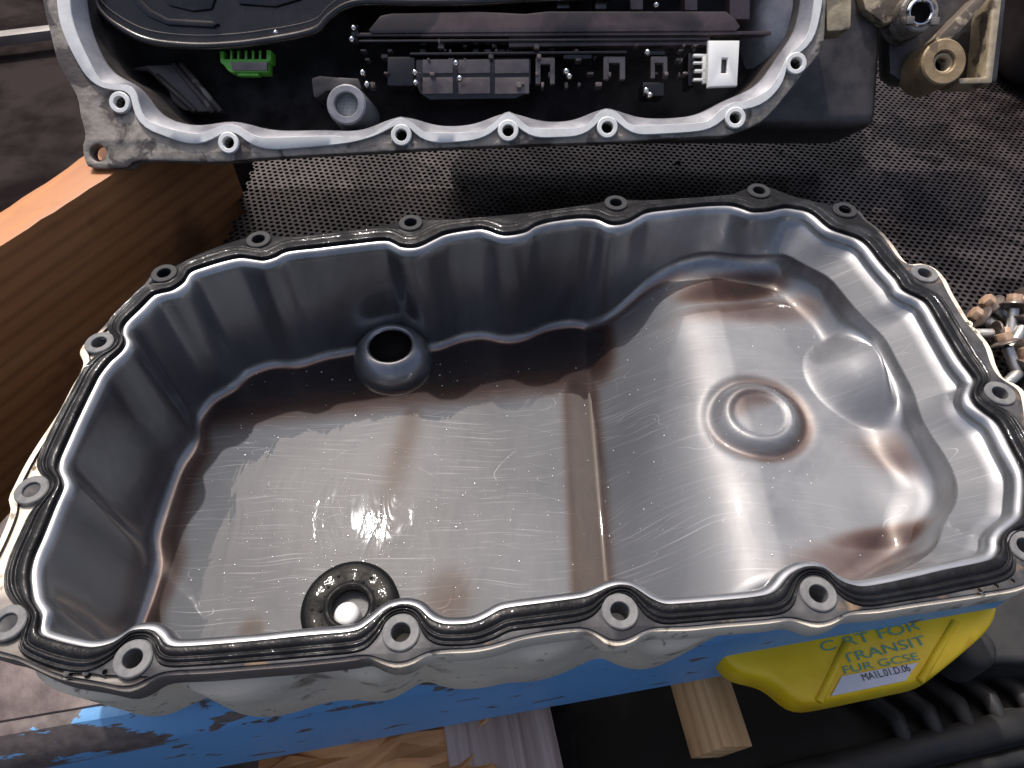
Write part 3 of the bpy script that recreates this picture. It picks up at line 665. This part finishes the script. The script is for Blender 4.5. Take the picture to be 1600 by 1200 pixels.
r = [np.column_stack([MO, np.full(n2, -.0024)]), np.column_stack([MO*.97+MI*.03, np.full(n2, -.0003)]), np.column_stack([MO*.92+MI*.08, np.full(n2, 0)]), np.column_stack([MI*.96+MO*.04, np.full(n2, 0)]), np.column_stack([MI, np.full(n2, -.0006)])]
o = gobj('sealing_face', loft(r), 'machined', True); sharp(o, 40)
# rounded inner lip, then the inner wall
gcx, gcy = .02, .13
NI = normals_out(gsm(MI, 4), 4)
LI = gsm(MI, 3)-NI*.0050
r = [np.column_stack([MI, np.full(n2, -.0006)]), np.column_stack([MI-NI*.0012, np.full(n2, -.0018)]), np.column_stack([LI, np.full(n2, -.0075)]), np.column_stack([LI-NI*.0012, np.full(n2, -.0100)])]
gobj('inner_lip', loft(r), 'inner', True)
r = [np.column_stack([LI-NI*.0010, np.full(n2, -.0095)]), np.column_stack([LI-NI*.002, np.full(n2, -.016)]), np.column_stack([LI-NI*.006, np.full(n2, -.055)]), np.column_stack([LI-NI*.012, np.full(n2, -.074)])]
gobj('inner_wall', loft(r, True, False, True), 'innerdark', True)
# outside of the case
gs = gsm(gout, 5); go = normals_out(gs, 5)
r = [np.column_stack([gs-go*.004, np.full(300, -.0125)]), np.column_stack([gs-go*.008, np.full(300, -.020)]), np.column_stack([gs-go*.012, np.full(300, -.060)]), np.column_stack([gs-go*.024, np.full(300, -.080)])]
V, F = loft(r, True, False, True); F = [tuple(reversed(f)) for f in F]; gobj('case_shell', (V, F), 'cast', True)
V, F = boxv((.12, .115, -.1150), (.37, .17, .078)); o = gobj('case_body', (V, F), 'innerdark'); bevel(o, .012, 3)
ring = None
for h in gh:
    V, F = lathe([(.0042, -.016), (.0042, -.0002), (.0046, .0003), (.0070, .0003), (.0076, -.0003), (.0077, -.0024)], 30)
    o = obj('bolt_boss', toW(V+np.array([h[0], h[1], .0004])), F, 'machined' if h is not gh[-1] else 'machined', gb, True); sharp(o, 30)
    V, F = lathe([(.0001, -.011), (.0042, -.011)], 16); obj('bolt_hole', toW(V+np.array([h[0], h[1], 0])), F, 'hole', o)

# insides -------------------------------------------------
def poly(pts, d, th, m, name, bev=.0008, parent=None):
    p = [tuple(q) for q in GG(pts, d)]; o = gobj(name, prism(p, d-th, d), m, False, parent)
    if bev: bevel(o, bev, 2)
    return o
# cast gusset at the left
poly([(196,108),(232,112),(262,140),(268,158),(285,172),(306,175),(345,174),(285,99),(230,101)], -.045, .02, 'innerdark', 'gusset', .002)
for a, b in (((283,100),(345,174)), ((272,101),(333,175)), ((245,118),(305,174))):
    pa, pb = G(*a, -.044), G(*b, -.044)
    gobj('gusset_rib', tube([(pa[0], pa[1], -.044), (pb[0], pb[1], -.044)], .0022, 8), 'cast', True)
# black oil tray with rolled edge
tr = [(146,-8),(158,18),(186,42),(232,64),(300,72),(365,70),(420,63),(470,54),(498,44),(512,28),(540,9),(575,3),(650,4),(740,3),(830,-2),(960,-8)]
pth = spline(GG(tr, -.022), 120, False); pth3 = np.column_stack([pth, np.full(120, -.022)])
gobj('tray_edge', tube(pth3, .0030, 12), 'black', True)
pth4 = pth3+np.array([.0, .0075, -.002]); gobj('tray_bead', tube(pth4, .0018, 10), 'black', True)
top_pts = [tuple(q) for q in pth]+[(pth[-1][0], pth[-1][1]+.09), (pth[0][0], pth[0][1]+.09)]
o = gobj('oil_tray', prism(top_pts, -.034, -.0225), 'black'); bevel(o, .001, 1)
for pts in ([(235,-30),(262,8),(300,17),(330,14),(345,-30)], [(360,-30),(372,6),(430,10),(470,-2),(490,-30)]):
    poly(pts, -.0200, .004, 'black', 'tray_relief', .002)
poly([(190,-30),(205,0),(228,24),(260,38),(332,42),(342,36),(330,32),(262,28),(236,14),(216,-8),(206,-30)], -.0195, .004, 'black', 'tray_relief', .0015)
# green plug
gp = poly([(343,80),(350,80),(350,92),(416,92),(416,78),(423,78),(423,95),(418,97),(418,113),(362,113),(356,110),(350,102),(344,97)], -.030, .012, 'green', 'green_connector', .0006)
gp.name = 'connector'
poly([(361,97),(417,97),(417,110),(363,110)], -.0285, .003, 'module', 'connector_label', .0003, None)
for x in (361, 372, 384, 395, 406):
    poly([(x-1.3,79),(x+1.3,79),(x+1.3,93),(x-1.3,93)], -.0295, .003, 'green', 'connector_tooth', 0, gp)
poly([(371,114.5),(404,114.5),(404,118),(371,118)], -.031, .006, 'green', 'connector_foot', .0004, gp)
# drain port with gauze
dp_ = G(541, 163, -.014)
V, F = lathe([(.0086, -.026), (.0086, -.0006), (.0094, .0004), (.0134, .0004), (.0146, -.0006), (.0152, -.006), (.0165, -.045)], 44)
port = gobj('drain_port', (V+np.array([dp_[0], dp_[1], -.014]), F), 'inner', True); sharp(port, 35)
gz = []
for i in range(-8, 9):
    for ax in (0, 1):
        w = math.sqrt(max(.0085**2-(i*.001)**2, 1e-8)); a = (i*.001, -w) if ax else (-w, i*.001); b_ = (i*.001, w) if ax else (w, i*.001)
        gz.append(tube([(dp_[0]+a[0], dp_[1]+a[1], -.0205+.0003*ax), (dp_[0]+b_[0], dp_[1]+b_[1], -.0205+.0003*ax)], .00022, 5))
gobj('gauze', merge(gz), 'machined', True, port, 'stuff')
poly([(486,122),(500,118),(520,120),(560,122),(566,140),(510,142),(496,153),(490,152)], -.030, .03, 'innerdark', 'port_rib', .002)
# valve plate and rails
poly([(575,47),(594,24),(612,20),(745,17),(820,21),(855,17),(1135,17),(1150,30),(1158,42),(1150,48),(580,52)], -.024, .010, 'brownoil', 'valve_plate', .002)
for (a, b, y0, y1, d, m) in ((556, 1210, 51, 57, -.026, 'brownoil'), (560, 1105, 62, 66, -.027, 'black'), (795, 1110, 57, 73, -.030, 'brownoil'), (640, 980, 82, 86, -.032, 'black')):
    poly([(a, y0), (b, y0-3), (b, y1-3), (a, y1)], d, .008, m, 'rail', .0008)
# solenoid pack with six panels
sp = poly([(648,90),(830,88),(830,128),(822,146),(806,154),(672,156),(656,146),(648,128)], -.036, .02, 'black', 'solenoid_pack', .002)
for (x0, x1) in ((660, 708), (716, 766), (773, 827)):
    for (y0, y1) in ((93, 115), (121, 147)):
        poly([(x0, y0), (x1, y0-1), (x1, y1-1), (x0, y1)], -.0345, .003, 'module', 'solenoid_panel', .0008, sp)
# clips and terminals
for (x, w, y0, y1, d, m) in ((852, 30, 90, 131, -.033, 'module'), (960, 34, 88, 124, -.035, 'module'), (1030, 26, 88, 122, -.034, 'module')):
    p = [(x-w/2, y1), (x-w/2, y0), (x+w/2, y0), (x+w/2, y1), (x+w/4, y1), (x+w/4, y0+10), (x-w/4, y0+10), (x-w/4, y1)]
    poly(p, d, .006, m, 'clip', .0006)
for (x0, x1, y0, y1) in ((1006, 1040, 78, 86), (1004, 1038, 128, 150), (880, 925, 82, 92), (605, 648, 88, 134), (1075, 1086, 82, 134), (548, 560, 36, 68)):
    poly([(x0, y0), (x1, y0), (x1, y1), (x0, y1)], -.034, .02, 'black', 'terminal', .0015)
for (x0, y0, x1, y1) in ((1084, 84, 1110, 88), (1084, 96, 1110, 99), (1086, 108, 1110, 112), (1084, 122, 1110, 126), (1098, 84, 1104, 130)):
    poly([(x0, y0), (x1, y0), (x1, y1), (x0, y1)], -.024, .004, 'white', 'connector_lead', .0003)
wp = [tuple(q) for q in GG([(1107,63),(1156,63),(1152,134),(1106,136)], -.012)]; sl = [tuple(q) for q in GG([(1128,91),(1137,91),(1136,114),(1127,114)], -.012)]
o = gobj('white_connector', fill2d(wp, [sl], -.017, -.012, .0008), 'white', True); sharp(o, 30)
poly([(1122,86),(1142,86),(1140,118),(1122,118)], -.0175, .001, 'module', 'connector_slot', 0)
for (x0, x1, y0, y1) in ((930, 948, -20, 14), (985, 1005, -20, 15), (1070, 1090, -20, 16), (870, 890, -20, 13), (1140, 1172, -20, 30)):
    poly([(x0, y0), (x1, y0), (x1, y1), (x0, y1)], -.028, .02, 'brownoil', 'terminal', .001)
pins = []
for k in range(70):
    x = random.uniform(560, 1100); y = random.choice((60, 68, 76, 84, 90, 112, 128)); w = random.uniform(3, 11); hh = random.uniform(3, 9); d = random.uniform(-.042, -.026)
    q = [tuple(p) for p in GG([(x, y), (x+w, y), (x+w, y+hh), (x, y+hh)], d)]; pins.append(prism(q, d-.010, d))
o = gobj('wiring_pins', merge(pins), 'module', False, None, 'stuff'); bevel(o, .0005, 1)
for x, y in ((552, 42), (549, 60), (566, 112), (573, 130), (885, 110), (890, 118), (1012, 80), (1010, 140), (1016, 147), (712, 97), (718, 121), (648, 112), (649, 128), (1026, 6), (430, 50)):
    q = G(x, y, -.022); v, f = lathe([(.0026, -.004), (.0024, -.001), (.0014, .0006), (.0001, .001)], 10); gobj('screw', (v+np.array([q[0], q[1], -.022]), f), 'chrome', True)
# bare casting swelling at the right inside wall
V, F = lathe([(.0001, .016), (.012, .014), (.020, .007), (.024, -.004), (.026, -.03)], 28); V = V*np.array([1.0, 1.7, 1])
q = G(1232, 20, -.03); gobj('wall_swelling', (V+np.array([q[0], q[1], -.036]), F), 'inner', True)
# tab on the right outside
poly([(1290,-30),(1332,-30),(1330,40),(1326,47),(1292,49)], -.010, .02, 'tan', 'side_tab', .002)

# ------------------------------------------------------------------ cast bracket at the right
BD = -.055
br = thing('cast_bracket', 'tan cast bracket with a bushing eye, right of the gearbox case', 'bracket', toW(np.array([[*G(1470, 120, BD), BD]]))[0])
def bobj(name, VF, m, smooth=False): return obj(name, toW(VF[0]), VF[1], m, br, smooth)
def bpoly(pts, d, th, m, name, bev=.0012):
    p = [tuple(q) for q in GG(pts, d)]; o = bobj(name, prism(p, d-th, d), m); bevel(o, bev, 2); return o
def beye(x, y, d, ro, ri, th, m, name, n=36):
    c = G(x, y, d); V, F = lathe([(ri, -th), (ri, -.001), (ri+.0008, 0), (ro-.0012, 0), (ro, -.0014), (ro*1.04, -th)], n)
    o = bobj(name, (V+np.array([c[0], c[1], d]), F), m, True); sharp(o, 30); return o
bpoly([(1388,60),(1400,-40),(1580,-60),(1560,128),(1500,131),(1410,128),(1390,115)], BD-.03, .02, 'innerdark', 'back_plate', .004)
beye(1476, 96, BD, .0178, .0085, .035, 'goldmetal', 'bushing_eye')
c = G(1476, 96, BD); V, F = lathe([(.0001, -.018), (.0086, -.018)], 20); bobj('bushing_hole', (V+np.array([c[0], c[1], BD]), F), 'hole')
V, F = lathe([(.0052, -.016), (.0060, -.004), (.0078, -.003), (.0084, -.004), (.0084, -.018)], 28); bobj('bushing_liner', (V+np.array([c[0]+.0008, c[1]-.0004, BD]), F), 'tan', True)
bpoly([(1462,62),(1535,-12),(1552,-12),(1500,50),(1480,66)], BD-.002, .022, 'tan', 'arm')
bpoly([(1556,-40),(1570,-40),(1550,130),(1500,131),(1498,122),(1540,120)], BD-.004, .026, 'tan', 'frame')
bpoly([(1340,-30),(1418,-30),(1410,30),(1383,38),(1352,14)], BD-.012, .02, 'tan', 'boss_web', .003)
beye(1438, 18, BD+.002, .0150, .0108, .03, 'cast', 'bearing_seat')
beye(1440, 18, BD+.004, .0108, .0078, .012, 'chrome', 'bearing_ring')
c = G(1438, 18, BD); V, F = lathe([(.0001, -.006), (.0080, -.006)], 20); bobj('bearing_bore', (V+np.array([c[0], c[1], BD]), F), 'hole')
for a in (-2.45, -.75):
    V, F = boxv((c[0]+.0130*math.cos(a), c[1]+.0130*math.sin(a), BD+.004), (.006, .006, .004)); o = bobj('seat_lug', (V, F), 'bar'); bevel(o, .0008, 2)

# ------------------------------------------------------------------ loose flange bolts
def make_bolt(label, loc, group='loose bolts beside the pan'):
    t = thing('flange_bolt', label, 'bolt', (0, 0, 0), group)
    hexa = [(.0058*math.cos(i*math.pi/3), .0058*math.sin(i*math.pi/3)) for i in range(6)]
    V, F = prism(hexa, .0015, .0085); h = obj('head', V, F, 'rust', t); bevel(h, .0009, 2)
    V, F = lathe([(.0001, -.0003), (.0098, -.0003), (.0102, .0004), (.0098, .0014), (.0062, .0030), (.0001, .0031)], 28); w = obj('washer', V, F, 'washer', t, True); sharp(w, 40)
    pr = [(.0001, -.0003)]
    for k in range(17):
        z = -.002-k*.00125; pr += [(.0035, z), (.0041, z-.0006)]
    pr += [(.0033, -.0245), (.0001, -.0250)]
    V, F = lathe(pr, 16); obj('shank', V, [tuple(reversed(f)) for f in F], 'thread', t, True)
    return t
BOLTS = [  # px of washer, height, axis the shank points to, label
    ((1533, 497), .010, (.75, -.42, -.28), 'flange bolt nearest the pan rim, topmost of the pile, tan head up-left'),
    ((1550, 478), .012, (.62, -.35, -.4), 'flange bolt with pale orange head at the top of the pile'),
    ((1584, 478), .020, (-.12, -.72, -.5), 'flange bolt standing with its silver shank pointing at the camera'),
    ((1556, 522), .012, (-.95, .1, -.1), 'flange bolt lying sideways, shank poking under the pan edge'),
    ((1572, 538), .018, (.25, -.75, -.45), 'flange bolt with brown hexagon head and long shank, middle of the pile'),
    ((1600, 508), .014, (-.45, -.55, -.2), 'flange bolt at the right of the pile with orange head'),
    ((1594, 580), .008, (-.6, -.45, -.1), 'lowest flange bolt of the pile, close to the pan corner'),
    ((1606, 550), .012, (.5, .4, -.2), 'flange bolt with bright orange head at the right photo edge'),
    ((1598, 470), .007, (.9, .2, -.15), 'flange bolt lying behind the others on the perforated sheet'),
]
proto = None
for (px, hgt, ax, lab) in BOLTS:
    pos = P(px[0], px[1], BZ+hgt)
    if proto is None: t = proto = make_bolt(lab, pos)
    else:
        t = proto.copy(); COL.objects.link(t)
        for ch in proto.children:
            c = ch.copy(); COL.objects.link(c); c.parent = t
        t['label'] = lab
    t.location = pos
    t.rotation_mode = 'QUATERNION'; t.rotation_quaternion = Vector(ax).normalized().to_track_quat('-Z', 'Y')

# ------------------------------------------------------------------ things under the bench front
def block(name, p0, p1, w, h, m, label, cat, roll=0, bev=.001):
    """bar from p0 to p1 (world), w wide, h high"""
    p0, p1 = Vector(p0), Vector(p1); d = p1-p0
    bm = bmesh.new(); bmesh.ops.create_cube(bm, size=1); bmesh.ops.scale(bm, vec=(d.length, w, h), verts=bm.verts)
    me = bpy.data.meshes.new(name); bm.to_mesh(me); bm.free(); me.materials.append(M[m])
    o = bpy.data.objects.new(name, me); COL.objects.link(o); bevel(o, bev, 2); o.location = (p0+p1)/2
    o.rotation_mode = 'QUATERNION'; q = d.to_track_quat('X', 'Z'); o.rotation_quaternion = q @ Matrix.Rotation(roll, 4, 'X').to_quaternion()
    return tag(o, label, cat)
q0 = P(1128, 1176, -.225); q1 = P(1080, 1020, -.225)
block('wooden_stake', q0, q1+(q1-q0)*.8, .030, .030, 'stake', 'pale square wooden stake poking out under the blue beam', 'stake', math.radians(38))
q0 = P(800, 1290, -.235); q1 = P(765, 1090, -.235)
block('weathered_post', q0, q1+(q1-q0)*.6, .074, .04, 'greywood', 'grey weathered timber post below the middle of the blue beam', 'timber', .15)
q0 = P(870, 1290, -.26); q1 = P(850, 1090, -.26)
block('brown_post', q0, q1+(q1-q0)*.6, .035, .04, 'darksteel', 'dark brown steel post beside the grey timber post', 'post', 0)
# split chunk of firewood
bm = bmesh.new(); bmesh.ops.create_cube(bm, size=1); bmesh.ops.subdivide_edges(bm, edges=bm.edges, cuts=7, use_grid_fill=True)
for v in bm.verts:
    v.co.x *= .15; v.co.y *= .055; v.co.z *= .05
    v.co += Vector((math.sin(v.co.y*160)*.004, math.sin(v.co.x*90)*.004+random.uniform(-.002, .002), random.uniform(-.003, .003)+math.sin(v.co.x*70+v.co.y*120)*.004))
me = bpy.data.meshes.new('wood_chunk'); bm.to_mesh(me); bm.free(); me.materials.append(M['chunk']); ck = bpy.data.objects.new('wood_chunk', me); COL.objects.link(ck)
ck.location = P(590, 1196, -.235); ck.rotation_euler = (0, .05, .22); tag(ck, 'rough orange split wood chunk under the blue beam at bottom left', 'wood chunk')

# yellow container
YZ = -.150
YO = [(1120,1000),(1140,1040),(1160,1052),(1195,1054),(1222,1070),(1238,1092),(1250,1098),(1275,1097),(1425,1066),(1455,1060),(1475,1045),(1545,985),(1560,955),(1540,930),(1300,940),(1150,970)]
yo = PP(YO, YZ); yc = yo[:, :2].mean(0)
yj = thing('plastic_container', 'bright yellow plastic container with blue handwriting under the pan', 'container', (yc[0], yc[1], YZ-.028))
poly2 = spline(yo[:, :2], 90); sm = gsm(poly2, 1.5); yn = normals_out(sm, 2)
r = [np.column_stack([sm-yn*.004, np.full(90, YZ)]), np.column_stack([sm-yn*.0012, np.full(90, YZ-.0012)]), np.column_stack([sm, np.full(90, YZ-.004)]), np.column_stack([sm+yn*.001, np.full(90, YZ-.022)]), np.column_stack([sm-yn*.004, np.full(90, YZ-.028)])]
V, F = loft(r, True, True, True); F = [tuple(reversed(f)) for f in F]
o = obj('container_body', V, F, 'yellow', yj, True); sharp(o, 50)
for a, b in (((1322,1005),(1280,1096)), ((1492,972),(1438,1064))):
    pa, pb = P(*a, YZ), P(*b, YZ); V, F = tube([pa, pb], .0024, 10); obj('moulded_rib', V, F, 'yellow', yj, True)
def ytext(txt, pa, pb, h, m, name, z, font_w=1.0):
    cu = bpy.data.curves.new(name, 'FONT'); cu.body = txt; cu.size = 1; cu.extrude = 0
    to = bpy.data.objects.new(name, cu); COL.objects.link(to); dg = bpy.context.evaluated_depsgraph_get(); me = bpy.data.meshes.new_from_object(to.evaluated_get(dg))
    bpy.data.objects.remove(to); bpy.data.curves.remove(cu)
    V = np.array([v.co[:] for v in me.vertices]); F = [tuple(p.vertices) for p in me.polygons]; bpy.data.meshes.remove(me)
    pa, pb = P(*pa, z)[:2], P(*pb, z)[:2]; ex = pb-pa; Lx = np.linalg.norm(ex); ex /= Lx; ey = np.array([-ex[1], ex[0]])
    w = V[:, 0].max()
    W2 = pa+np.outer(V[:, 0]/w*Lx, ex)+np.outer(V[:, 1]*h+V[:, 0]/w*0, ey)
    return obj(name, np.column_stack([W2, np.full(len(V), z)]), F, m, yj)
ytext('C RT FOR', (1284, 1019), (1440, 983), .0085, 'ink', 'marker_line', YZ+.0006)
ytext('TRANSIT', (1318, 1037), (1450, 1006), .0080, 'ink', 'marker_line', YZ+.0006)
ytext('FUR GCSE', (1318, 1053), (1438, 1030), .0062, 'ink', 'marker_line', YZ+.0006)
lb = PP([(1315, 1057), (1433, 1036), (1414, 1064), (1298, 1088)], YZ)[:, :2]
V, F = prism([tuple(q) for q in lb], YZ+.0003, YZ+.0009); obj('paper_label', V, F, 'label', yj)
ytext('MA1L.01.D.06', (1349, 1064), (1424, 1048), .0058, 'print', 'label_print', YZ+.0013)

# black ribbed plastic tray low on the right
ty = thing('ribbed_tray', 'black oily plastic crate with moulded ribs at the lower right', 'crate', (.30, .12, -.33))
V, F = boxv((.30, .16, -.325), (.56, .36, .02)); o = obj('crate_floor', V, F, 'tray', ty); bevel(o, .003, 2)
e0 = P(1160, 1235, -.245); e1 = P(1640, 1120, -.245); ex = (e1-e0)/np.linalg.norm(e1-e0); ey = np.array([-ex[1], ex[0], 0])
V, F = tube([e0-ex*.1, e1+ex*.1], .010, 12); obj('crate_edge', V, F, 'tray', ty, True)
V, F = tube([e0-ex*.1-ey*.018+np.array([0, 0, -.012]), e1+ex*.1-ey*.018+np.array([0, 0, -.012])], .006, 12); obj('crate_edge', V, F, 'tray', ty, True)
quad = [e0-ex*.1, e1+ex*.1, e1+ex*.1+ey*.11+np.array([0, 0, -.07]), e0-ex*.1+ey*.11+np.array([0, 0, -.07])]
obj('crate_slope', quad, [(0, 1, 2, 3)], 'tray', ty)
for k in range(5):
    s = .52+k*.105; p = e0*(1-s)+e1*s
    V, F = tube([p+ey*.002+np.array([0, 0, .004]), p+ey*.02+ex*.004+np.array([0, 0, .000]), p+ey*.05-ex*.006+np.array([0, 0, -.018]), p+ey*.09-ex*.012+np.array([0, 0, -.045])], [.005, .0065, .0065, .004], 10)
    obj('crate_rib', V, F, 'tray', ty, True)
V, F = lathe([(.0001, .004), (.010, .004), (.0135, .002), (.015, -.002), (.016, -.03)], 30)
obj('crate_knob', V+P(1522, 1010, -.20), F, 'tray', ty, True)
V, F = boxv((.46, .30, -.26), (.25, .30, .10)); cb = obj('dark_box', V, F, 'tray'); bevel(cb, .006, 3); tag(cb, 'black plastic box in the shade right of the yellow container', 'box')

# dark steel things behind the board on the left
q = P(10, 130, -.16)
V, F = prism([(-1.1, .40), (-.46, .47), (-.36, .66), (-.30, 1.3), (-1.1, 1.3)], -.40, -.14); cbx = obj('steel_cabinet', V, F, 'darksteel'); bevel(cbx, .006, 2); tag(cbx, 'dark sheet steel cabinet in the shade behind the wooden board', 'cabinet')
pa, pb = P(-60, 68, -.12), P(150, 42, -.12)
block('steel_bar', pa, pb, .016, .012, 'bar', 'dull grey steel bar crossing behind the board at top left', 'bar')
V, F = boxv((.68, .87, -.048), (.32, .34, .102)); db = obj('dark_filler', V, F, 'darksteel'); bevel(db, .03, 4); tag(db, 'added dark box filling the dark corner at the far right of the bench', 'box')  # box added only to make the far right corner dark
